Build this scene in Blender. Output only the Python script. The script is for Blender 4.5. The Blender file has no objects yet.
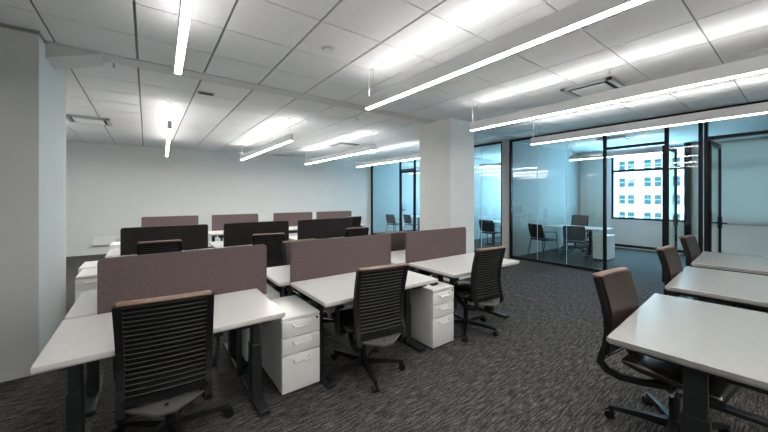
import bpy, bmesh, math, random
from mathutils import Vector, Matrix
random.seed(7)
PI = math.pi
R = math.radians
scene = bpy.context.scene
col = scene.collection

# ------------------------------------------------------------------ camera, sky, exposure
FOCAL_PX, YAW, EYE = 318.0, R(36.75), 1.536
cam_data = bpy.data.cameras.new('camera')
cam_data.sensor_width = 36.0
cam_data.lens = FOCAL_PX / 768.0 * 36.0
cam_data.shift_y = -19.0 / 768.0
cam_data.clip_start, cam_data.clip_end = 0.05, 500
cam = bpy.data.objects.new('camera', cam_data)
cam.location = (0, 0, EYE)
cam.rotation_euler = (PI / 2, 0, -YAW)
col.objects.link(cam)
scene.camera = cam

world = bpy.data.worlds.new('sky')
scene.world = world
world.use_nodes = True
bg = world.node_tree.nodes['Background']
bg.inputs['Color'].default_value = (0.37, 0.71, 1.0, 1)
bg.inputs['Strength'].default_value = 4.6

LAMP_DOWN, LAMP_UP = 12.0, 4.5          # luminous lenses of the pendant fixtures
vs = scene.view_settings
vs.view_transform = 'Standard'
vs.look = 'None'
vs.gamma = 1.0
vs.use_curve_mapping = False
vs.exposure = 2.6
scene.cycles.max_bounces = 10
scene.cycles.diffuse_bounces = 5
scene.cycles.glossy_bounces = 4
scene.cycles.transparent_max_bounces = 24
scene.cycles.sample_clamp_indirect = 5.0
scene.cycles.caustics_reflective = False
scene.cycles.caustics_refractive = False

# ------------------------------------------------------------------ materials
def new_mat(name):
    m = bpy.data.materials.new(name)
    m.use_nodes = True
    nt = m.node_tree
    return m, nt, nt.nodes['Principled BSDF']

def mat(name, color, rough=0.5, metal=0.0, spec=0.5, noise=0.0, scale=8.0, bump=0.0, bscale=200.0):
    m, nt, p = new_mat(name)
    p.inputs['Roughness'].default_value = rough
    p.inputs['Metallic'].default_value = metal
    p.inputs['Specular IOR Level'].default_value = spec
    c = (*color, 1)
    p.inputs['Base Color'].default_value = c
    if noise or bump:
        tc = nt.nodes.new('ShaderNodeTexCoord')
    if noise:
        n = nt.nodes.new('ShaderNodeTexNoise')
        n.inputs['Scale'].default_value = scale
        n.inputs['Detail'].default_value = 5
        nt.links.new(tc.outputs['Object'], n.inputs['Vector'])
        r = nt.nodes.new('ShaderNodeValToRGB')
        r.color_ramp.elements[0].position = .3
        r.color_ramp.elements[1].position = .7
        r.color_ramp.elements[0].color = (*[x * (1 - noise) for x in color], 1)
        r.color_ramp.elements[1].color = (*[min(1, x * (1 + noise)) for x in color], 1)
        nt.links.new(n.outputs['Fac'], r.inputs['Fac'])
        nt.links.new(r.outputs['Color'], p.inputs['Base Color'])
    if bump:
        n2 = nt.nodes.new('ShaderNodeTexNoise')
        n2.inputs['Scale'].default_value = bscale
        nt.links.new(tc.outputs['Object'], n2.inputs['Vector'])
        b = nt.nodes.new('ShaderNodeBump')
        b.inputs['Strength'].default_value = bump
        b.inputs['Distance'].default_value = 0.004
        nt.links.new(n2.outputs['Fac'], b.inputs['Height'])
        nt.links.new(b.outputs['Normal'], p.inputs['Normal'])
    return m

def emit_mat(name, color, strength):
    m = bpy.data.materials.new(name)
    m.use_nodes = True
    nt = m.node_tree
    nt.nodes.clear()
    o = nt.nodes.new('ShaderNodeOutputMaterial')
    e = nt.nodes.new('ShaderNodeEmission')
    e.inputs['Color'].default_value = (*color, 1)
    e.inputs['Strength'].default_value = strength
    nt.links.new(e.outputs[0], o.inputs[0])
    return m

def glass_mat(name, tint, refl=1.0):
    m = bpy.data.materials.new(name)
    m.use_nodes = True
    nt = m.node_tree
    nt.nodes.clear()
    o = nt.nodes.new('ShaderNodeOutputMaterial')
    mx = nt.nodes.new('ShaderNodeMixShader')
    t = nt.nodes.new('ShaderNodeBsdfTransparent')
    t.inputs['Color'].default_value = (*tint, 1)
    g = nt.nodes.new('ShaderNodeBsdfGlossy')
    g.inputs['Roughness'].default_value = 0.01
    g.inputs['Color'].default_value = (refl, refl, refl, 1)
    f = nt.nodes.new('ShaderNodeFresnel')
    # same 1.5 from either side of the sheet (the node inverts it on back faces)
    geo = nt.nodes.new('ShaderNodeNewGeometry')
    ior = nt.nodes.new('ShaderNodeMapRange')
    ior.inputs['To Min'].default_value = 1.5
    ior.inputs['To Max'].default_value = 1 / 1.5
    nt.links.new(geo.outputs['Backfacing'], ior.inputs['Value'])
    nt.links.new(ior.outputs['Result'], f.inputs['IOR'])
    nt.links.new(f.outputs[0], mx.inputs[0])
    nt.links.new(t.outputs[0], mx.inputs[1])
    nt.links.new(g.outputs[0], mx.inputs[2])
    nt.links.new(mx.outputs[0], o.inputs[0])
    return m

def carpet_mat():
    m, nt, p = new_mat('carpet')
    tc = nt.nodes.new('ShaderNodeTexCoord')
    mp = nt.nodes.new('ShaderNodeMapping')
    mp.inputs['Scale'].default_value = (8.5, 78.0, 1.0)
    nt.links.new(tc.outputs['Object'], mp.inputs['Vector'])
    n = nt.nodes.new('ShaderNodeTexNoise')
    n.inputs['Scale'].default_value = 1.0
    n.inputs['Detail'].default_value = 6
    n.inputs['Roughness'].default_value = .75
    nt.links.new(mp.outputs[0], n.inputs['Vector'])
    n2 = nt.nodes.new('ShaderNodeTexNoise')
    n2.inputs['Scale'].default_value = 190.0
    n2.inputs['Detail'].default_value = 2
    nt.links.new(tc.outputs['Object'], n2.inputs['Vector'])
    mul = nt.nodes.new('ShaderNodeMath'); mul.operation = 'MULTIPLY'
    nt.links.new(n.outputs['Fac'], mul.inputs[0]); nt.links.new(n2.outputs['Fac'], mul.inputs[1])
    r = nt.nodes.new('ShaderNodeValToRGB')
    e = r.color_ramp.elements
    e[0].position = .16; e[0].color = (.006, .0058, .0055, 1)
    e[1].position = .38; e[1].color = (.30, .285, .275, 1)
    x = r.color_ramp.elements.new(.265); x.color = (.046, .044, .042, 1)
    nt.links.new(mul.outputs[0], r.inputs['Fac'])
    nt.links.new(r.outputs['Color'], p.inputs['Base Color'])
    p.inputs['Roughness'].default_value = 0.95
    p.inputs['Specular IOR Level'].default_value = 0.15
    b = nt.nodes.new('ShaderNodeBump')
    b.inputs['Strength'].default_value = .6
    b.inputs['Distance'].default_value = .006
    nt.links.new(mul.outputs[0], b.inputs['Height'])
    nt.links.new(b.outputs['Normal'], p.inputs['Normal'])
    return m

M = dict(
    office=mat('office_wall_darkened', (.33, .32, .31), .75, noise=.02, scale=3),  # wall colour darkened to hold back the strong daylight on the partitions
    pier=mat('pier_paint', (.50, .505, .485), .75, noise=.02, scale=3),
    wall=mat('wall_paint', (.74, .745, .725), .75, noise=.02, scale=3),
    wall_grey=mat('grey_wall_paint', (.26, .27, .265), .75, noise=.02, scale=3),
    tile=mat('ceiling_tile', (.80, .80, .80), .9, noise=.03, scale=60),
    tee=mat('ceiling_tee', (.20, .20, .20), .6),
    drywall=mat('ceiling_drywall', (.66, .66, .66), .85),
    carpet=carpet_mat(),
    laminate=mat('desk_laminate', (.60, .585, .57), .30, noise=.02, scale=14),
    laminate_dark=mat('desk_laminate_dark', (.31, .304, .292), .26, noise=.02, scale=14),  # desk laminate in a darker, greyer tone for the desks across the aisle
    edge=mat('desk_edge', (.42, .40, .37), .45),
    steel_black=mat('black_steel', (.012, .016, .018), .42, noise=.15, scale=30),
    steel_teal=mat('charcoal_steel', (.010, .014, .015), .45, noise=.12, scale=25),
    frame=mat('black_frame', (.006, .007, .009), .4, spec=.2),
    fabric=mat('screen_fabric', (.122, .090, .090), .95, spec=.15, noise=.2, scale=90, bump=.5, bscale=500),
    fabric_dark=mat('screen_fabric_dark', (.032, .026, .027), .95, spec=.15, noise=.2, scale=90, bump=.5, bscale=500),  # screen fabric in a darker tone, used on the middle row
    screen_edge=mat('screen_edge', (.10, .095, .10), .6),
    white_metal=mat('white_metal', (.76, .76, .74), .4, noise=.02, scale=20),
    white_plastic=mat('white_plastic', (.86, .86, .84), .4),
    chrome=mat('satin_chrome', (.75, .75, .75), .22, metal=1),
    dark=mat('dark_recess', (.006, .006, .006), .7),
    plastic=mat('black_plastic', (.008, .008, .009), .45, spec=.25),
    wire=mat('grey_wire', (.10, .097, .094), .4),
    leather=mat('brown_leather', (.030, .018, .0145), .36, spec=.45, noise=.15, scale=20, bump=.15, bscale=160),
    tan=mat('tan_leather', (.18, .112, .078), .5, noise=.12, scale=30),
    seatlea=mat('dark_leather', (.014, .011, .011), .2, noise=.12, scale=20),
    greyplate=mat('grey_plate', (.09, .088, .085), .45),
    silver=mat('silver_aluminium', (.42, .43, .45), .35, metal=.6),
    housing=mat('light_housing', (.74, .74, .75), .45),
    glass=glass_mat('partition_glass', (.90, .97, .96)),
    pane=glass_mat('window_glass', (.93, .98, .98)),
    joint=mat('glass_joint', (.55, .70, .68), .3),
    shade=mat('roller_shade', (.52, .55, .54), .9),
    facade=mat('pale_masonry', (.22, .19, .16), .9, noise=.05, scale=.4),
    facade_glass=mat('facade_glass', (.012, .022, .024), .7, spec=.03),
    facade_trim=mat('facade_trim', (.12, .12, .11), .9),
    teal_shell=mat('dark_teal_shell', (.006, .010, .011), .55, spec=.2),
    maroon=mat('maroon_mesh', (.075, .045, .045), .8, noise=.15, scale=80),
)

# the drawn roller shade lets some daylight through its weave
_nt = M['shade'].node_tree
_p = _nt.nodes['Principled BSDF']; _o = [n for n in _nt.nodes if n.type == 'OUTPUT_MATERIAL'][0]
_t = _nt.nodes.new('ShaderNodeBsdfTranslucent'); _t.inputs['Color'].default_value = (.29, .26, .23, 1)
_m = _nt.nodes.new('ShaderNodeMixShader'); _m.inputs[0].default_value = .5
_nt.links.new(_p.outputs[0], _m.inputs[1]); _nt.links.new(_t.outputs[0], _m.inputs[2]); _nt.links.new(_m.outputs[0], _o.inputs[0])

# ------------------------------------------------------------------ mesh helpers
class MB:
    def __init__(self): self.bm = bmesh.new()
    def box(self, c, s, rot=None, bevel=0.0, seg=2, smooth=False):
        """centre c, full size s"""
        t = bmesh.new()
        bmesh.ops.create_cube(t, size=1.0)
        bmesh.ops.scale(t, vec=s, verts=t.verts)
        if bevel: bmesh.ops.bevel(t, geom=t.edges[:], offset=bevel, segments=seg, affect='EDGES', profile=.5)
        m = Matrix.Translation(c)
        if rot is not None: m = m @ rot.to_4x4()
        bmesh.ops.transform(t, matrix=m, verts=t.verts)
        return self._merge(t)
    def span(self, lo, hi, bevel=0.0, seg=2):
        c = [(a + b) / 2 for a, b in zip(lo, hi)]
        s = [abs(b - a) for a, b in zip(lo, hi)]
        return self.box(c, s, bevel=bevel, seg=seg)
    def _merge(self, t):
        me = bpy.data.meshes.new('tmp'); t.to_mesh(me); t.free()
        self.bm.from_mesh(me); bpy.data.meshes.remove(me)
        return self
    def cyl(self, a, b, r, r2=None, n=16, cap=True):
        a, b = Vector(a), Vector(b)
        d = b - a
        t = bmesh.new()
        bmesh.ops.create_cone(t, cap_ends=cap, segments=n, radius1=r, radius2=r if r2 is None else r2, depth=d.length)
        q = Vector((0, 0, 1)).rotation_difference(d.normalized())
        bmesh.ops.transform(t, matrix=Matrix.Translation((a + b) / 2) @ q.to_matrix().to_4x4(), verts=t.verts)
        return self._merge(t)
    def sphere(self, c, r, sc=(1, 1, 1)):
        t = bmesh.new()
        bmesh.ops.create_uvsphere(t, u_segments=16, v_segments=10, radius=r)
        bmesh.ops.scale(t, vec=sc, verts=t.verts)
        bmesh.ops.translate(t, vec=c, verts=t.verts)
        return self._merge(t)
    def tube(self, pts, r, n=10):
        """round tube along pts (r may be a list)"""
        pts = [Vector(p) for p in pts]
        rs = r if isinstance(r, (list, tuple)) else [r] * len(pts)
        rings = []
        up = None
        for i, p in enumerate(pts):
            d = (pts[min(i + 1, len(pts) - 1)] - pts[max(i - 1, 0)]).normalized()
            if up is None:
                up = Vector((0, 0, 1)) if abs(d.z) < .9 else Vector((1, 0, 0))
            s = d.cross(up).normalized(); up = s.cross(d).normalized()
            rings.append([self.bm.verts.new(p + (s * math.cos(2 * PI * k / n) + up * math.sin(2 * PI * k / n)) * rs[i]) for k in range(n)])
        for a, b in zip(rings, rings[1:]):
            for k in range(n):
                self.bm.faces.new((a[k], a[(k + 1) % n], b[(k + 1) % n], b[k]))
        self.bm.faces.new(rings[0][::-1]); self.bm.faces.new(rings[-1])
        return self
    def loft(self, rings, closed=True, cap=True):
        """rings: lists of points with equal length"""
        vr = [[self.bm.verts.new(p) for p in r] for r in rings]
        n = len(vr[0])
        for a, b in zip(vr, vr[1:]):
            for k in range(n if closed else n - 1):
                self.bm.faces.new((a[k], a[(k + 1) % n], b[(k + 1) % n], b[k]))
        if cap:
            self.bm.faces.new(vr[0][::-1]); self.bm.faces.new(vr[-1])
        return self
    def prism(self, poly, h, axis='z', off=0.0):
        """extrude a 2D polygon along an axis between off and off+h"""
        def P(a, b, t):
            return {'z': (a, b, t), 'y': (a, t, b), 'x': (t, a, b)}[axis]
        return self.loft([[P(a, b, off) for a, b in poly], [P(a, b, off + h) for a, b in poly]])
    def build(self, name, m, parent=None, smooth=False, angle=40):
        bm = self.bm
        bmesh.ops.recalc_face_normals(bm, faces=bm.faces[:])
        me = bpy.data.meshes.new(name)
        if smooth:
            for f in bm.faces: f.smooth = True
            for e in bm.edges:
                if len(e.link_faces) == 2 and e.calc_face_angle(0) > R(angle): e.smooth = False
        bm.to_mesh(me); bm.free()
        o = bpy.data.objects.new(name, me)
        for x in (m if isinstance(m, list) else [m]): me.materials.append(x)
        col.objects.link(o)
        if parent: o.parent = parent
        return o

def tag(o, label=None, cat=None, group=None, kind=None):
    if label: o['label'] = label
    if cat: o['category'] = cat
    if group: o['group'] = group
    if kind: o['kind'] = kind
    return o
def empty(name, loc=(0, 0, 0), rz=0.0):
    o = bpy.data.objects.new(name, None)
    o.empty_display_size = .1
    o.location = loc; o.rotation_euler = (0, 0, rz)
    col.objects.link(o)
    return o
def copy_tree(o, parent=None):
    c = o.copy()
    col.objects.link(c)
    if parent: c.parent = parent
    for ch in list(o.children): copy_tree(ch, c)
    return c
_used = set()
def place(proto, x, y, rz, label, z=0.0):
    o = proto if proto not in _used else copy_tree(proto)
    _used.add(proto)
    o.location = (x, y, z); o.rotation_euler = (0, 0, rz)
    o['label'] = label
    return o
def struct(name, mb, m, parent=None, label=None):
    o = mb.build(name, m, parent)
    if not parent: o['kind'] = 'structure'
    if label: o['label'] = label
    return o

# ------------------------------------------------------------------ room shell
CEIL = 2.98
XG = 7.38            # plane of the glass partition
XW = 11.5            # plane of the window wall
YB0, YB1 = 11.43, 10.75   # back wall runs slightly askew
def yback(x): return YB0 + (x + 1.64) / (XG + 1.64) * (YB1 - YB0)
struct('floor', MB().span((-4.2, -9.2, -.1), (XW + .3, 12.0, 0)), M['carpet'])
# slab over everything and the tiles hung below it
struct('ceiling_slab', MB().span((-4.2, -9.2, CEIL + .012), (XW + .3, 12.0, CEIL + .15)), M['tee'])
t = MB()
xs = [.535 + .61 * k for k in range(-8, 12)]
ynear = [4.22 - .61 * k for k in range(0, 23)][::-1]
yfar = [4.48 + .61 * k for k in range(0, 13)]
def tiles(ylist):
    for x0 in xs:
        for y0, y1 in zip(ylist, ylist[1:]):
            x1 = min(x0 + .61, XG)
            if x1 - x0 < .1: continue
            t.span((x0 + .010, y0 + .006, CEIL - .004), (x1 - .010, y1 - .006, CEIL + .012))
tiles(ynear); tiles(yfar)
struct('ceiling', t, M['tile'])
struct('ceiling_strip', MB().span((-4.2, 4.232, CEIL - .006), (XG, 4.468, CEIL + .012)), M['drywall'])
struct('ceiling_inner', MB().span((XG + .06, -9.2, CEIL - .01), (XW, 12.0, CEIL + .012)), M['drywall'])

wb = MB(); wb.prism([(-4.2, yback(-4.2)), (XG + .03, yback(XG + .03)), (XG + .03, 12.2), (-4.2, 12.2)], CEIL, 'z')
struct('wall_back', wb, M['wall'])
struct('wall_left', MB().span((-4.2, -9.2, 0), (-4.0, 12.0, CEIL)), M['wall'])
struct('wall_rear', MB().span((-4.2, -9.2, 0), (XW + .3, -9.0, CEIL)), M['wall'])
bb = MB(); bb.prism([(-4.0, yback(-4.0) - .012), (XG, yback(XG) - .012), (XG, yback(XG)), (-4.0, yback(-4.0))], .10, 'z')
struct('baseboard_back', bb, M['wall'])

# the broad pier whose end catches the daylight
PX, PY0, PY1 = -.752, 4.02, 5.19
struct('wall_inner', MB().span((-4.0, PY0, 0), (PX, PY1, CEIL)), M['pier'])
struct('baseboard_inner', MB().span((-4.0, PY0 - .012, 0), (PX + .012, PY1, .10)), M['pier'])
# sloped bulkhead springing from the blue-lit wall end just under the ceiling
bk = MB(); bk.prism([(PX, 2.978), (-.37, 2.978), (-.37, 2.968), (PX, 2.83)], .36, 'y', 4.24)
struct('beam', bk, M['pier'])
struct('trim_inner', MB().span((-4.0, PY0 - .014, CEIL - .03), (PX + .008, PY0 + .2, CEIL - .004)), M['tee'])

# free-standing pillar
struct('pillar', MB().span((4.42, 3.90, 0), (5.10, 4.72, CEIL), bevel=.006), M['wall'])
struct('baseboard_pillar', MB().span((4.41, 3.89, 0), (5.11, 4.73, .10)), M['wall'])

# window wall with four openings (glass and frames follow)
wins = [(7.75, 10.9), (4.95, 7.1), (1.92, 3.68), (-1.2, 1.52)]
SILL, HEAD = .86, 2.93
ww = MB()
ww.span((XW, -9.2, 0), (XW + .25, 12.0, SILL)); ww.span((XW, -9.2, HEAD), (XW + .25, 12.0, CEIL))
edges = [-9.2] + sorted(v for w in wins for v in w) + [12.0]
for a, b in zip(edges[0::2], edges[1::2]): ww.span((XW, a, SILL), (XW + .25, b, HEAD))
struct('wall_window', ww, M['wall'])
struct('baseboard_window', MB().span((XW - .012, -4.0, .04), (XW, 11.0, .11)), M['dark'])
for i, (a, b) in enumerate(wins):
    f = MB()
    f.span((XW + .04, a, SILL), (XW + .10, a + .06, HEAD)); f.span((XW + .04, b - .06, SILL), (XW + .10, b, HEAD))
    f.span((XW + .04, a, SILL), (XW + .10, b, SILL + .06)); f.span((XW + .04, a, HEAD - .05), (XW + .10, b, HEAD))
    f.span((XW + .04, a, 2.29), (XW + .10, b, 2.36))
    w = struct('window_%d' % (i + 1), f, M['frame'])
    MB().span((XW + .066, a + .05, SILL + .05), (XW + .072, b - .05, HEAD - .04)).build('pane', M['pane'], w)
    MB().span((XW - .02, a, SILL - .03), (XW + .04, b, SILL)).build('window_sill', M['wall'], w)

# partitions between the offices
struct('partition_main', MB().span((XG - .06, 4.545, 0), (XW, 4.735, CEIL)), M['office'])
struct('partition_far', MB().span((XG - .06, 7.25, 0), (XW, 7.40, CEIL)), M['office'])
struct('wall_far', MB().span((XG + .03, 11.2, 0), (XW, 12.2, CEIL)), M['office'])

# glass front: black rails and posts, panes as separate pieces
FW = .045
def post(y, w=FW, z1=CEIL): return MB().span((XG - .03, y - w / 2, 0), (XG + .03, y + w / 2, z1))
rail = MB()
for a, b in ((-9.0, 4.53), (4.75, 7.24), (7.41, yback(XG))):
    rail.span((XG - .035, a, CEIL - .055), (XG + .035, b, CEIL - .004))
struct('trim_1', rail, M['frame'])
struct('trim_8', MB().span((XW - .14, 1.86, 0), (XW, 1.985, CEIL - .012)), M['frame'])
sill = MB()
for a, b in ((2.48, 4.53), (1.09, 1.50), (-9.0, .06), (4.75, 7.24), (7.41, 8.10), (8.90, yback(XG))):
    sill.span((XG - .03, a, 0), (XG + .03, b, .065))
struct('trim_2', sill, M['frame'])
pp = MB()
for y, w in ((4.515, .05), (2.465, .05), (1.515, .055), (1.085, .05), (1.02, .045), (.085, .05), (-1.5, .05), (4.765, .04), (7.22, .05), (7.43, .05), (8.11, .05), (8.89, .05), (10.71, .07)):
    pp.span((XG - .03, y - w / 2, 0), (XG + .03, y + w / 2, CEIL - .05))
struct('trim_3', pp, M['frame'])
hd = MB()
for a, b in ((1.55, 2.45), (.10, 1.0), (8.13, 8.87)): hd.span((XG - .03, a, 2.475), (XG + .03, b, 2.525))
struct('trim_4', hd, M['frame'])
def pane(name, a, b, z0, z1):
    return struct(name, MB().span((XG - .005, a, z0), (XG + .005, b, z1)), M['glass'])
pane('window_6', 3.845, 4.49, .065, CEIL - .055); pane('window_7', 3.195, 3.838, .065, CEIL - .055); pane('window_8', 2.49, 3.188, .065, CEIL - .055)
for k, y in enumerate((3.8415, 3.1915, 5.4015)):
    struct('trim_%d' % (5 + k), MB().span((XG - .006, y - .0035, .065), (XG + .006, y + .0035, CEIL - .055)), M['joint'])
pane('window_9', 1.11, 1.478, .065, CEIL - .055)
pane('window_10', 1.55, 2.44, 2.525, CEIL - .055); pane('window_11', .11, .997, 2.525, CEIL - .055)
pane('window_12', -1.47, .06, .065, CEIL - .055); pane('window_13', -8.99, -1.53, .065, CEIL - .055)
pane('window_14', 4.785, 5.398, .065, CEIL - .055); pane('window_15', 5.405, 7.195, .065, CEIL - .055)
pane('window_16', 7.455, 8.085, .065, CEIL - .055); pane('window_17', 8.915, 10.675, .065, CEIL - .055)
pane('window_18', 8.135, 8.865, 2.525, CEIL - .055)

def glass_door(name, hinge, rz, w, mirror=1):
    """leaf runs along local +X from the hinge"""
    f = MB()
    f.span((0, -.02, .01), (.035, .02, 2.465)); f.span((w - .04, -.02, .01), (w, .02, 2.465))
    f.span((.035, -.02, .01), (w - .04, .02, .085)); f.span((.035, -.02, 2.40), (w - .04, .02, 2.465))
    d = f.build(name, M['frame'])
    d.location = hinge; d.rotation_euler = (0, 0, rz)
    d['kind'] = 'structure'
    MB().span((.035, -.005, .085), (w - .04, .005, 2.40)).build('pane', M['glass'], d)
    h = MB()
    h.span((w - .045, -.03, .98), (w + .005, .03, 1.18))
    for s in (-1, 1):
        h.cyl((w - .02, s * .03, 1.07), (w - .02, s * .085, 1.07), .011)
        h.span((w - .16, s * .075, 1.06), (w - .01, s * .095, 1.082), bevel=.004)
    h.build('door_handle', M['plastic'], d)
    return d
glass_door('door_1', (XG + .03, 1.565, 0), 0.0, .88)
glass_door('door_2', (XG + .03, .985, 0), R(-1), .86)
glass_door('door_3', (XG, 8.14, 0), PI / 2, .725)

# ------------------------------------------------------------------ building across the street
fb = empty('building', (80, 0, -30))
tag(fb, 'pale masonry tower with paired windows seen through the office window', 'building')
MB().span((0, 10.5, 0), (14, 31, 50)).build('wall', M['facade'], fb)
allc = [(23.05, 24.1), (21.5, 22.6), (18.8, 19.9), (17.25, 18.25), (14.5, 15.6), (12.9, 14.0), (25.8, 26.9), (27.4, 28.5)]
for r_ in range(-3, 5):
    zc = 30 + 1.10 + 3.52 * r_
    for (a, b) in allc:
        w = MB().span((-.03, a, zc - 1.0), (.05, b, zc + .85)).build('window', M['facade_glass'], fb)
        m = MB().span((-.06, a, zc - .1), (-.03, b, zc))
        m.build('window_sash', M['facade_trim'], w)

# ------------------------------------------------------------------ pendant light fixtures
LENS = {}
def lens(level):
    if level not in LENS:
        LENS[level] = (emit_mat('lens_down', (1.0, .975, .93), LAMP_DOWN * level), emit_mat('lens_up', (1.0, .985, .96), LAMP_UP * (level if level > .7 or level < .3 else .95)))
    return LENS[level]
# the pendants toward the windows are dimmed to darken the desks beneath
def fixture(x, y0, y1, label, zb=2.55, hangers=None, rz=0.0, level=1.0):
    W, H = .048, .128
    root = empty('pendant_light', (x, (y0 + y1) / 2, zb), rz)
    tag(root, label, 'light', 'linear pendant lights')
    L = (y1 - y0) / 2
    b = MB()
    b.span((-W / 2, -L, .008), (-W / 2 + .005, L, H + .002)); b.span((W / 2 - .005, -L, .008), (W / 2, L, H + .002))
    b.span((-W / 2 + .005, -L, .02), (W / 2 - .005, L, H - .034))
    b.build('housing', M['housing'], root)
    MB().span((-W / 2 + .002, -L + .004, 0), (W / 2 - .002, L - .004, .008)).build('diffuser', lens(level)[0], root)
    up = MB(); up.prism([(-W / 2 + .006, H - .034), (W / 2 - .006, H - .034), (0, H - .004)], 2 * L - .02, 'y', -L + .01)
    up.build('uplight_diffuser', lens(level)[1], root)
    for s in (-1, 1):
        MB().span((-W / 2 - .001, s * L - .003, .002), (W / 2 + .001, s * L + .003, H + .001)).build('end_cap', M['housing'], root)
    top = CEIL - .006 - zb
    for y in (hangers or (-L + .12, L - .12)):
        c = MB().cyl((0, y, H - .03), (0, y, top), .0025, n=8).build('suspension_cable', M['silver'], root)
        MB().cyl((0, y, top - .012), (0, y, top), .03, n=20).build('ceiling_canopy', M['white_metal'], c)
    e = L - .04
    MB().tube([(0, e, H - .02), (.006, e + .012, H + .08), (-.004, e + .005, H + .18), (0, e, top)], .006, n=8).build('power_cord', M['white_metal'], root)
    return root
fixture(2.05, -2.0, 3.07, 'long white pendant light directly over the aisle between the two desk sides')
fixture(4.00, -2.0, 3.12, 'long white pendant light ending in front of the square pillar', level=.6)
fixture(6.00, -2.0, 3.24, 'long white pendant light running close along the black framed glass front', level=.35)
fixture(.15, -.6, 3.12, 'bright pendant light over the aisle end beside the blue-lit wall end', rz=R(-1.8), level=.65)
fixture(.34, 5.75, 9.60, 'short pendant light seen end-on above the far desks by the blue-lit wall end', rz=R(-1.9), level=1.0)
fixture(2.10, 5.60, 9.40, 'white pendant light over the middle of the far desk rows', level=1.3)
fixture(3.98, 5.62, 9.40, 'white pendant light between the middle far pendant and the glass front one', level=1.2)
fixture(5.75, 6.00, 9.25, 'white pendant light beside the far glass office front')
fixture(-1.75, 5.75, 9.60, 'pendant light behind the blue-lit wall end')
fixture(9.45, 1.95, 4.0, 'pendant light hanging inside the glass office with the city window', level=.4)
fixture(9.45, 4.95, 7.0, 'added pendant light brightening the office behind the narrow glass pane', level=.2)  # added only to brighten this office
fixture(9.30, 7.7, 10.6, 'added pendant light brightening the far glass office', level=.3)  # another added lamp, there to light the far office
for x_ in (.6, 3.0, 5.4): fixture(x_, -8.5, -3.2, 'added unseen pendant light filling in from behind the viewpoint', level=2.2)  # unseen pendants added as fill on surfaces facing the camera

# ceiling fittings
def diffuser(x0, y0, x1, y1, label, z=CEIL - .006):
    root = empty('ceiling_vent', ((x0 + x1) / 2, (y0 + y1) / 2, z))
    tag(root, label, 'air vent')
    a, b = (x1 - x0) / 2, (y1 - y0) / 2
    f = MB()
    for s in (-1, 1):
        f.span((-a, s * b, -.03), (a, s * (b - .05), 0)); f.span((s * a, -b, -.03), (s * (a - .05), b, 0))
    f.build('frame', M['silver'], root)
    MB().span((-a + .05, -b + .05, -.006), (a - .05, b - .05, -.001)).build('backing', M['dark'], root)
    MB().span((-a + .09, -b + .09, -.04), (a - .09, b - .09, -.028), bevel=.004).build('face_plate', M['white_plastic'], root)
    hang = MB()
    for sx in (-1, 1):
        for sy in (-1, 1): hang.span((sx * (a - .13), sy * (b - .13), -.03), (sx * (a - .12), sy * (b - .12), 0))
    hang.build('bracket', M['dark'], root)
    return root
diffuser(4.43, 1.42, 5.02, 1.99, 'square plaque air diffuser in the ceiling between two long pendants')
diffuser(8.9, 2.55, 9.5, 3.15, 'square air diffuser in the ceiling of the office with the window', CEIL - .011)
diffuser(4.05, 7.35, 4.65, 7.95, 'square air diffuser in the far ceiling beside the pillar')
diffuser(-1.15, 7.7, -.55, 8.3, 'square air diffuser in the far ceiling beside the blue-lit wall end')
s = empty('ceiling_vent', (.66, 5.0, CEIL - .005))
tag(s, 'small dark slot vent in the ceiling beyond the drywall band', 'air vent')
MB().span((-.10, -.05, -.012), (.10, .05, 0)).build('frame', M['silver'], s)
MB().span((-.085, -.035, -.016), (.085, .035, -.011)).build('slot', M['dark'], s)
def sprinkler(x, y, label):
    root = empty('sprinkler', (x, y, CEIL - .004))
    tag(root, label, 'sprinkler')
    MB().cyl((0, 0, -.008), (0, 0, 0), .035, n=20).build('escutcheon', M['white_metal'], root)
    MB().cyl((0, 0, -.045), (0, 0, -.008), .008, n=10).build('stem', M['silver'], root)
    MB().cyl((0, 0, -.05), (0, 0, -.045), .018, n=14).build('deflector', M['silver'], root)
sprinkler(4.17, 1.35, 'small sprinkler head in the ceiling beside the square plaque diffuser')
sprinkler(-.28, 4.45, 'small sprinkler head on the ceiling at the tip of the sloped bulkhead')
sprinkler(3.05, 4.9, 'small sprinkler head in the ceiling between the pendants and the pillar')
d = MB().cyl((0, 0, -.02), (0, 0, 0), .05, .06, n=24).build('smoke_detector', M['housing'], smooth=True)
d.location = (1.412, 2.80, CEIL - .004)
tag(d, 'small round grey detector on a ceiling tile before the drywall band', 'detector')

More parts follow.
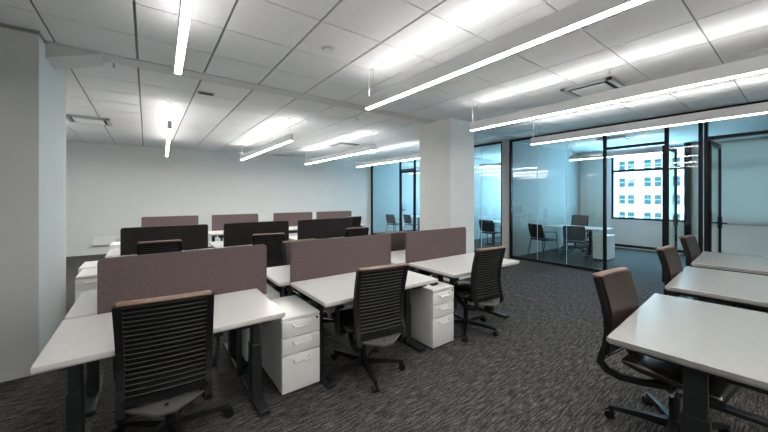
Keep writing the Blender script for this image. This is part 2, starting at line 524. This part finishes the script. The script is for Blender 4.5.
# ------------------------------------------------------------------ desks
def make_desk(w, depth, label, group, top_mat='laminate'):
    """origin at the floor under the centre of the top; the user sits on the -Y side"""
    root = empty('desk')
    tag(root, label, 'desk', group)
    a, b = w / 2, depth / 2
    t = MB()
    t.box((0, 0, .716), (w, depth, .028), bevel=.004)
    top = t.build('tabletop', M[top_mat], root)
    e = MB()
    # darker under-edge of the bevelled slab
    e.box((0, 0, .698), (w - .02, depth - .02, .010))
    e.build('edge_band', M['edge'], top)
    for s in (-1, 1):
        x = s * (a - .11)
        l = MB()
        l.span((x - .035, -.055, .03), (x + .035, .055, .42), bevel=.004)
        l.span((x - .028, -.046, .40), (x + .028, .046, .655), bevel=.003)
        lg = l.build('leg', M['steel_teal'], root)
        f = MB(); f.span((x - .04, -b + .10, 0), (x + .04, b - .05, .032), bevel=.006)
        f.build('foot', M['steel_teal'], lg)
        c = MB(); c.span((x - .03, -b + .08, .655), (x + .03, b - .06, .692))
        c.build('side_arm', M['steel_black'], root)
    r = MB(); r.span((-a + .1, -.06, .655), (a - .1, -.02, .69)); r.span((-a + .1, .02, .655), (a - .1, .06, .69))
    r.build('crossbeam', M['steel_black'], root)
    tr = MB()
    tr.span((-a + .25, .08, .58), (a - .25, .085, .69)); tr.span((-a + .25, .08, .578), (a - .25, .24, .583)); tr.span((-a + .25, .235, .58), (a - .25, .24, .65))
    tr.build('cable_tray', M['steel_teal'], root)
    cb = MB(); cb.span((a - .30, -b + .03, .665), (a - .18, -b + .09, .691), bevel=.004)
    cb.build('height_control', M['plastic'], root)
    return root
DW, DD = 1.22, .735
GA = 'white sit-stand desks in back-to-back rows'
desk = make_desk(DW, DD, '', GA)
YA, YBq, YC = 2.95, 5.69, 8.52        # joints of the back-to-back rows
XA = [.17, 1.695, 3.165]
def put_desk(xc, yj, rear, label):
    return place(desk, xc, yj + (DD / 2 + .022) * (1 if rear else -1), PI if rear else 0.0, label)
put_desk(XA[0], YA, 0, 'white sit-stand desk in the front row by the blue-lit wall end, beneath the brown screen')
put_desk(XA[1], YA, 0, 'white sit-stand desk in the middle of the front row between two white pedestals')
put_desk(XA[2], YA, 0, 'white sit-stand desk in the front row next to the pillar')
put_desk(.17, YA, 1, 'white desk behind the first front-row screen, only its end showing by the blue-lit wall end')
put_desk(1.60, YA, 1, 'white desk behind the middle front-row screen, seen through the gap')
put_desk(3.03, YA, 1, 'white desk behind the front-row screen beside the pillar')
XB = [.24, 1.50, 2.86]
put_desk(XB[0], YBq, 0, 'white desk in the middle row at the blue-lit wall end')
put_desk(XB[1], YBq, 0, 'white desk at the centre of the middle row')
put_desk(XB[2], YBq, 0, 'white desk in the middle row at the end toward the glass offices')
put_desk(XB[0] - .08, YBq, 1, 'white desk behind the middle-row screen at the blue-lit wall end')
put_desk(XB[1], YBq, 1, 'white desk behind the centre screen of the middle row')
put_desk(XB[2], YBq, 1, 'white desk behind the middle-row screen toward the glass offices')
XC = [.42, 1.72, 3.25, 4.55]
put_desk(XC[0], YC, 0, 'white desk in the row along the back wall, at the blue-lit wall end')
put_desk(XC[1], YC, 0, 'second white desk from the blue-lit wall end in the row along the back wall')
put_desk(XC[2], YC, 0, 'third white desk from the blue-lit wall end in the row along the back wall')
put_desk(XC[3], YC, 0, 'white desk at the glass office end of the row along the back wall')

desk_w = make_desk(1.30, .72, '', 'wide white desks facing the glass front', 'laminate_dark')
TR = R(183.4)
def put_wide(x0, y0, label):      # x0, y0: the corner of the top toward the aisle and the camera
    c = Vector((x0, y0)) + Vector((math.cos(R(3.4)) * .65 + math.sin(R(3.4)) * .36, math.sin(R(3.4)) * .65 - math.cos(R(3.4)) * .36))
    return place(desk_w, c.x, c.y, TR, label)
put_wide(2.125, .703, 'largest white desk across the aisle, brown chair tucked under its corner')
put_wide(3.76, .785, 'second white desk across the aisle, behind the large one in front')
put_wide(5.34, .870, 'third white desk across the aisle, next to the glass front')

# ------------------------------------------------------------------ privacy screens
def rounded_rect(w, h, r, n=6):
    """XZ outline, top corners rounded, bottom corners square"""
    pts = [(-w / 2, 0), (w / 2, 0)]
    for k in range(n + 1):
        a = PI / 2 * k / n
        pts.append((w / 2 - r + r * math.cos(a), h - r + r * math.sin(a)))
    for k in range(n + 1):
        a = PI / 2 + PI / 2 * k / n
        pts.append((-w / 2 + r + r * math.cos(a), h - r + r * math.sin(a)))
    return pts
def screen(x0, x1, y, label, ztop=1.109, cloth='fabric'):
    w = x1 - x0
    root = empty('privacy_screen', ((x0 + x1) / 2, y, 0))
    tag(root, label, 'privacy screen', 'fabric screens between facing desks')
    zb = .66
    p = MB(); p.prism([(a, b + zb) for a, b in rounded_rect(w - .012, ztop - zb - .006, .03)], .026, 'y', -.013)
    pn = p.build('fabric_panel', M[cloth], root)
    e = MB(); e.prism([(a, b + zb) for a, b in rounded_rect(w, ztop - zb, .034)], .012, 'y', -.006)
    e.build('edge_trim', M['screen_edge'], root)
    for s in (-1, 1):
        MB().span((s * w * .3 - .02, -.012, 0), (s * w * .3 + .02, .012, zb)).build('post', M['steel_black'], root)
    return root
screen(-.273, .872, YA, 'brown fabric privacy screen on the front row at the blue-lit wall end')
screen(1.094, 2.30, YA, 'brown fabric privacy screen at the middle of the front row')
screen(2.535, 3.662, YA, 'brown fabric privacy screen on the front row in front of the pillar')
screen(-.29, .78, YBq, 'dark fabric privacy screen on the middle row at the blue-lit wall end', cloth='fabric_dark')
screen(1.0, 2.08, YBq, 'dark fabric privacy screen at the centre of the middle row', cloth='fabric_dark')
screen(2.246, 3.42, YBq, 'dark fabric privacy screen on the middle row toward the glass offices', cloth='fabric_dark')
screen(-.088, .97, YC, 'small brown privacy screen before the back wall at the blue-lit wall end')
screen(1.244, 2.31, YC, 'second small brown screen from the blue-lit wall end before the back wall')
screen(2.70, 3.80, YC, 'third small brown screen from the blue-lit wall end before the back wall')
screen(3.93, 5.10, YC, 'small brown privacy screen before the back wall at the glass office end')

# ------------------------------------------------------------------ pedestals
def make_pedestal():
    """front faces -Y, origin at floor centre"""
    w, d, h = .32, .54, .60
    root = empty('pedestal')
    tag(root, '', 'drawer unit', 'white drawer pedestals beside the desks')
    b = MB(); b.span((-w / 2, -d / 2 + .018, .012), (w / 2, d / 2, h), bevel=.014, seg=3)
    b.build('body', M['white_metal'], root, smooth=True)
    MB().span((-w / 2 + .03, -d / 2 + .05, 0), (w / 2 - .03, d / 2 - .03, .03)).build('plinth', M['plastic'], root)
    z = .014
    for hh, hz in ((.295, .80), (.132, .62), (.132, .62)):
        f = MB(); f.span((-w / 2 + .002, -d / 2, z), (w / 2 - .002, -d / 2 + .02, z + hh - .006), bevel=.006, seg=2)
        dr = f.build('drawer', M['white_metal'], root, smooth=True)
        hn = MB(); zz = z + hh * hz
        hn.tube([(-.070, -d / 2, zz + .016), (-.064, -d / 2 - .026, zz), (.064, -d / 2 - .026, zz), (.070, -d / 2, zz + .016)], .0075, n=8)
        hn.build('handle', M['white_plastic'], dr)
        z += hh
    MB().cyl((w / 2 - .03, -d / 2 - .004, h - .045), (w / 2 - .03, -d / 2, h - .045), .009, n=12).build('lock', M['plastic'], root)
    MB().span((-w / 2 + .004, -d / 2 + .001, z), (w / 2 - .004, -d / 2 + .02, h - .003), bevel=.004).build('top_rail', M['white_metal'], root)
    return root
ped = make_pedestal()
place(ped, .99, 2.69, 0, 'white three-drawer pedestal between the first two front-row desks')
place(ped, 2.455, 2.53, 0, 'white three-drawer pedestal between the middle front-row desk and the one by the pillar')
place(ped, .893, 3.38, PI, 'white pedestal behind the first front-row desk, partly seen under it')
place(ped, -.51, 5.40, 0, 'white drawer pedestal standing against the middle row beside the blue-lit wall end')
place(ped, -.56, 6.02, PI, 'white drawer pedestal behind the first one beside the blue-lit wall end')
place(ped, -.42, 8.4, 0, 'white pedestal at the blue-lit wall end of the back-wall desk row')

# ------------------------------------------------------------------ office chairs
PROFILE = [(-.335, .435), (-.318, .48), (-.298, .55), (-.292, .64), (-.298, .72), (-.318, .82), (-.345, .92), (-.362, .985)]
def prof(z):
    for (y0, z0), (y1, z1) in zip(PROFILE, PROFILE[1:]):
        if z <= z1: return y0 + (y1 - y0) * (z - z0) / (z1 - z0)
    return PROFILE[-1][0]
def make_chair():
    """user faces +Y; origin on the floor under the column"""
    root = empty('office_chair')
    tag(root, '', 'office chair', 'black slatted office chairs')
    # five star base
    b = MB(); b.cyl((0, 0, .065), (0, 0, .125), .05, .035, n=20); b.build('base_hub', M['plastic'], root, smooth=True)
    for k in range(5):
        a = 2 * PI * k / 5
        c, s_ = math.cos(a), math.sin(a)
        rot = Matrix.Rotation(a, 3, 'Z')
        def q(x, y, z): v = rot @ Vector((x, y, z)); return (v.x, v.y, v.z)
        l = MB()
        l.loft([[q(.02, -.026, .068), q(.02, .026, .068), q(.02, .022, .118), q(.02, -.022, .118)],
                [q(.17, -.020, .070), q(.17, .020, .070), q(.17, .016, .106), q(.17, -.016, .106)],
                [q(.345, -.014, .064), q(.345, .014, .064), q(.345, .011, .086), q(.345, -.011, .086)]])
        lg = l.build('base_leg', M['plastic'], root)
        w = MB()
        for sy in (-1, 1):
            w.cyl(q(.34, sy * .008, .029), q(.34, sy * .027, .029), .029, n=16)
        w.cyl(q(.34, -.02, .029), q(.34, .02, .029), .008, n=8)
        w.cyl(q(.33, 0, .03), q(.33, 0, .075), .012, n=10)
        w.build('caster', M['plastic'], lg, smooth=True)
    g = MB(); g.cyl((0, 0, .12), (0, 0, .27), .028, n=16); g.cyl((0, 0, .25), (0, 0, .385), .018, n=16)
    g.build('gas_column', M['plastic'], root, smooth=True)
    m = MB(); m.span((-.09, -.17, .365), (.09, .13, .415), bevel=.012); m.span((-.20, -.05, .385), (.20, .02, .405))
    m.build('mechanism', M['plastic'], root)
    lv = MB(); lv.tube([(.08, .05, .39), (.20, .06, .385), (.235, .06, .38)], .006, n=8); lv.sphere((.24, .06, .38), .013, (1.6, .8, .6))
    lv.build('lever', M['silver'], root)
    # seat: soft edged cushion, waterfall front
    st = MB()
    rings = []
    for (y, z, hw, th) in [(-.215, .452, .195, .012), (-.20, .456, .215, .026), (-.10, .452, .235, .034), (.05, .455, .242, .036), (.18, .458, .238, .034), (.245, .448, .225, .028), (.265, .436, .205, .012)]:
        ring = []
        for k in range(16):
            a = 2 * PI * k / 16
            cx, sz = math.cos(a), math.sin(a)
            ring.append((hw * math.copysign(abs(cx) ** .35, cx), y, z + th * math.copysign(abs(sz) ** .6, sz)))
        rings.append(ring)
    st.loft(rings)
    st.build('seat', M['seatlea'], root, smooth=True, angle=70)
    # pale plate that closes the seat behind the backrest
    pl = MB()
    lo = [(-.19, -.325, .405), (.19, -.325, .405), (.04, -.425, .388), (-.04, -.425, .388)]
    pl.loft([lo, [(x, y, z + .012) for x, y, z in lo]])
    plo = pl.build('tilt_plate', M['greyplate'], root)
    MB().cyl((0, -.365, .405), (0, -.365, .4135), .011, n=14).build('badge', M['plastic'], plo)
    # back: leather front, side rails, slats on the rear
    zs = [.45, .49, .54, .61, .68, .75, .82, .89, .95, .980]
    lf = MB(); rings = []
    for z in zs:
        y = prof(z)
        hw = .196 + .008 * (z - .42) / .53
        front = [(hw * u, y + .040 - .014 * (1 - u * u) , z) for u in (-1, -.6, -.2, .2, .6, 1)]
        back = [(hw * u, y + .026 - .014 * (1 - u * u), z) for u in (1, .6, .2, -.2, -.6, -1)]
        rings.append(front + back)
    lf.loft(rings)
    lf.build('back_cushion', M['leather'], root, smooth=True, angle=60)
    sh = MB(); rings = []
    for z in zs:
        y = prof(z)
        rings.append([(.194 * u, y + .025 - .014 * (1 - u * u), z) for u in (-1, -.5, 0, .5, 1)] + [(.194 * u, y + .016 - .014 * (1 - u * u), z) for u in (1, .5, 0, -.5, -1)])
    sh.loft(rings); sh.build('back_shell', M['plastic'], root)
    fr = MB()
    for s in (-1, 1):
        path = [(.13 * s, .02, .375), (.17 * s, -.12, .350), (.190 * s, -.22, .338), (.199 * s, -.30, .352), (.202 * s, -.338, .395)] + [(s * (.203 + .008 * (z - .42) / .53), prof(z) + .004, z) for z in (.45, .52, .62, .72, .82, .92, .975)]
        rings = []
        for i, p in enumerate(path):
            p = Vector(p); d = (Vector(path[min(i + 1, len(path) - 1)]) - Vector(path[max(i - 1, 0)])).normalized()
            x = Vector((1, 0, 0)); n = d.cross(x).normalized()
            hx = .018
            rings.append([tuple(p + x * hx + n * .017), tuple(p - x * hx + n * .017), tuple(p - x * hx - n * .017), tuple(p + x * hx - n * .017)])
        fr.loft(rings)
    fr.box((0, prof(.45) - .004, .452), (.40, .022, .035))
    fr.build('back_frame', M['plastic'], root)
    sl = MB(); wr = MB()
    n = 19
    for k in range(n):
        z = .478 + (.957 - .478) * k / (n - 1)
        y = prof(z)
        pts, line = [], []
        for u in (-1, -.5, 0, .5, 1):
            yy = y - .006 - .010 * (1 - u * u)
            pts.append([(.192 * u, yy + .012, z - .014), (.192 * u, yy + .004, z - .013), (.192 * u, yy - .003, z + .003), (.192 * u, yy + .012, z + .005)])
            line.append((.190 * u, yy - .003, z + .005))
        sl.loft(pts); wr.tube(line, .0020, n=6)
    sl.build('back_slats', M['plastic'], root)
    wr.build('back_wires', M['wire'], root)
    tr = MB(); rings = []
    for u in (-1, -.96, -.6, 0, .6, .96, 1):
        k = .55 if abs(u) == 1 else 1
        yc, zc = -.362 - .010 * (1 - u * u), .985
        rings.append([(.216 * u, yc + .030 * k * math.cos(a), zc + .013 * k * math.sin(a)) for a in [2 * PI * j / 12 for j in range(12)]])
    tr.loft(rings)
    tr.build('top_rail', M['tan'], root, smooth=True)
    for s in (-1, 1):
        ar = MB()
        ar.loft([[(s * .20, -.06, .378), (s * .20, .02, .378), (s * .20, .02, .398), (s * .20, -.06, .398)],
                 [(s * .262, -.06, .388), (s * .262, .02, .388), (s * .250, .02, .408), (s * .250, -.06, .408)],
                 [(s * .274, -.065, .50), (s * .274, .005, .50), (s * .254, .005, .50), (s * .254, -.065, .50)],
                 [(s * .278, -.07, .63), (s * .278, -.02, .63), (s * .258, -.02, .63), (s * .258, -.07, .63)]])
        arm = ar.build('armrest', M['steel_teal'], root)
        MB().box((s * .267, -.02, .640), (.06, .22, .024), bevel=.010, seg=3).build('arm_pad', M['plastic'], arm)
    return root
chair = make_chair()
def put_chair(x, y, deg, base, label, arms=True):
    o = place(chair, x, y, R(deg), label)
    for ch in list(o.children):
        n = ch.name.split('.')[0]
        if n in ('base_hub', 'base_leg'): ch.rotation_euler = (0, 0, R(base))
        if not arms and n == 'armrest':
            for g in list(ch.children): bpy.data.objects.remove(g)
            bpy.data.objects.remove(ch)
    return o
# front row, backs toward the camera
put_chair(.125, 2.455, -6, 3, 'black slatted office chair at the front desk by the blue-lit wall end, largest chair back')
put_chair(1.545, 2.37, -7, 44, 'black slatted office chair at the middle front-row desk')
put_chair(2.985, 2.40, -4, 5, 'black slatted office chair at the front-row desk next to the pillar')
# middle row
put_chair(.16, 5.17, -4, 10, 'black office chair at the middle-row desk at the blue-lit wall end')
put_chair(1.53, 5.15, -12, 30, 'black office chair seen in the gap between two front-row screens')
put_chair(3.03, 5.17, -4, 20, 'black office chair at the middle-row desk toward the glass offices')
# chairs across the screens, brown side toward the camera
put_chair(1.56, 3.48, 183, 0, 'office chair facing us behind the middle front-row screen, brown sliver visible')
put_chair(3.05, 3.48, 178, 0, 'office chair facing us in the gap beside the front-row screen by the pillar')
# back wall row
put_chair(4.70, 8.01, -4, 0, 'black office chair at the back-wall desk toward the glass offices')
# across the aisle
put_chair(2.695, .515, 174, 6, 'brown leather office chair at the largest white desk across the aisle', False)
put_chair(4.48, .575, 177, 20, 'brown leather office chair at the second desk across the aisle', False)
put_chair(5.98, .665, 175, 40, 'brown leather office chair at the third desk, beside the glass front', False)

# ------------------------------------------------------------------ glass offices: tables, guest chairs, credenza
def make_guest_chair():
    root = empty('guest_chair')
    tag(root, '', 'guest chair', 'dark guest chairs in the glass offices')
    s = MB(); s.box((0, .02, .445), (.45, .44, .03), bevel=.012, seg=3); s.build('seat', M['teal_shell'], root, smooth=True)
    b = MB(); rings = []
    for z, y, hw in ((.50, -.205, .20), (.55, -.215, .225), (.65, -.235, .235), (.76, -.26, .235), (.83, -.275, .225), (.845, -.28, .20)):
        rings.append([(hw * u, y - .035 * (1 - u * u) + .014, z) for u in (-1, -.5, 0, .5, 1)] + [(hw * u, y - .035 * (1 - u * u), z) for u in (1, .5, 0, -.5, -1)])
    b.loft(rings); b.build('backrest', M['teal_shell'], root, smooth=True, angle=60)
    for sx in (-1, 1):
        l = MB(); l.tube([(sx * .225, .21, .45), (sx * .245, .25, 0)], .011); l.build('leg', M['steel_black'], root)
        l = MB(); l.tube([(sx * .215, -.19, .62), (sx * .225, -.16, .45), (sx * .25, -.26, 0)], .011); l.build('leg', M['steel_black'], root)
        a = MB(); a.tube([(sx * .225, .21, .45), (sx * .235, .19, .62), (sx * .235, .15, .65), (sx * .23, -.22, .66)], .010); a.build('armrest', M['steel_black'], root)
    return root
gc = make_guest_chair()
place(gc, 8.22, 4.13, R(-108), 'dark guest chair at the white table beside the office partition')
place(gc, 8.42, 3.44, R(-74), 'dark guest chair with its back to us before the white cabinet')
place(gc, 8.45, 5.86, R(-84), 'dark guest chair behind the narrow glass pane beside the pillar')
place(gc, 8.0, 10.02, R(-80), 'dark guest chair beside the black door post in the far glass office')
place(gc, 8.45, 9.45, R(-95), 'dark guest chair behind the far glass door, nearer the pillar')

def make_table():
    root = empty('office_table')
    tag(root, '', 'table', 'white tables in the glass offices')
    MB().box((0, 0, .725), (.75, 1.36, .03), bevel=.005).build('tabletop', M['laminate'], root)
    for s in (-1, 1):
        l = MB(); l.span((-.04, s * .30 - .03, .03), (.04, s * .30 + .03, .71)); l.span((-.30, s * .30 - .035, 0), (.30, s * .30 + .035, .03))
        l.build('leg', M['steel_black'], root)
    return root
tb = make_table()
place(tb, 9.22, 3.70, 0, 'white desk in the glass office with the city window')
place(tb, 9.25, 6.0, 0, 'white table behind the narrow glass pane beside the pillar')
place(tb, 9.15, 9.5, 0, 'white table in the far glass office past the pillar')
# credenza under the end of the office desk
cr = empty('credenza', (9.07, 3.05, 0)); tag(cr, 'white cabinet standing at the end of the glass office desk', 'cabinet')
MB().span((-.24, -.15, .02), (.26, .15, .60), bevel=.006).build('body', M['white_metal'], cr)
MB().span((-.26, -.145, .03), (-.24, .145, .595), bevel=.003).build('door', M['white_metal'], cr)
MB().span((-.22, -.13, 0), (.24, .13, .02)).build('plinth', M['plastic'], cr)
# high backed task chair behind that desk
tc = copy_tree(chair)
tc.name = 'task_chair'
tc.location = (9.98, 4.08, 0); tc.rotation_euler = (0, 0, R(90))
tag(tc, 'maroon-backed task chair behind the glass office desk, facing the guest chairs', 'office chair')
del tc['group']
for ch in tc.children:
    if ch.name.startswith('back_cushion') or ch.name.startswith('top_rail'):
        ch.data = ch.data.copy(); ch.data.materials.clear(); ch.data.materials.append(M['maroon'])
# roller shade drawn over the last window
rs = empty('roller_shade', (XW - .03, .16, HEAD)); tag(rs, 'pale roller shade drawn over the window behind the open glass door', 'window shade')
MB().span((-.004, -1.36, -2.05), (.004, 1.36, -.03)).build('fabric', M['shade'], rs)
MB().cyl((0, -1.37, -.02), (0, 1.37, -.02), .028, n=14).build('roller', M['shade'], rs)
MB().span((-.01, -1.36, -2.075), (.01, 1.36, -2.05)).build('hem_bar', M['silver'], rs)

# ------------------------------------------------------------------ small things
def on_back(x): return yback(x)
# white wall raceway with an outlet, low on the back wall
tilt = math.atan2(YB1 - YB0, XG + 1.64)
rw = empty('wall_raceway', (-.62, on_back(-.62) - .001, .36), tilt); tag(rw, 'low white raceway box on the back wall beside the blue-lit wall end', 'raceway')
MB().span((-.52, -.05, -.12), (.52, 0, .10), bevel=.004).build('body', M['white_plastic'], rw)
o = MB(); o.span((-.05, -.056, -.06), (.05, -.05, .06)); ob = o.build('outlet', M['white_metal'], rw)
sl = MB()
for s in (-1, 1): sl.span((s * .015 - .004, -.058, -.02), (s * .015 + .004, -.056, .02))
sl.build('socket_slot', M['dark'], ob)
sw = empty('wall_switch', (-.78, on_back(-.78) - .001, 1.0), tilt); tag(sw, 'small pale switch plate on the back wall above the raceway', 'switch')
MB().span((-.09, -.008, -.03), (.09, 0, .03), bevel=.002).build('plate', M['housing'], sw)
rk = MB()
for s in (-1, 0, 1): rk.span((s * .05 - .015, -.012, -.018), (s * .05 + .015, -.008, .018))
rk.build('rocker', M['white_metal'], sw)
# coiled cable on the pedestal by the pillar
cb = MB()
pts = []
for k in range(60):
    a = 2 * PI * k / 18
    rr = .045 + .006 * math.sin(k * 1.3)
    pts.append((rr * math.cos(a), rr * .8 * math.sin(a), .007 + .011 * (k // 18) + .002 * math.sin(k)))
pts += [(.05 + .02 * j, .03 + .05 * j, .008) for j in range(1, 4)]
cb.tube(pts, .006, n=7)
co = cb.build('coiled_cable', M['plastic'], smooth=True)
co.location = (2.45, 2.40, .601)
tag(co, 'black coiled cable lying on the pedestal next to the pillar-side desk', 'cable')
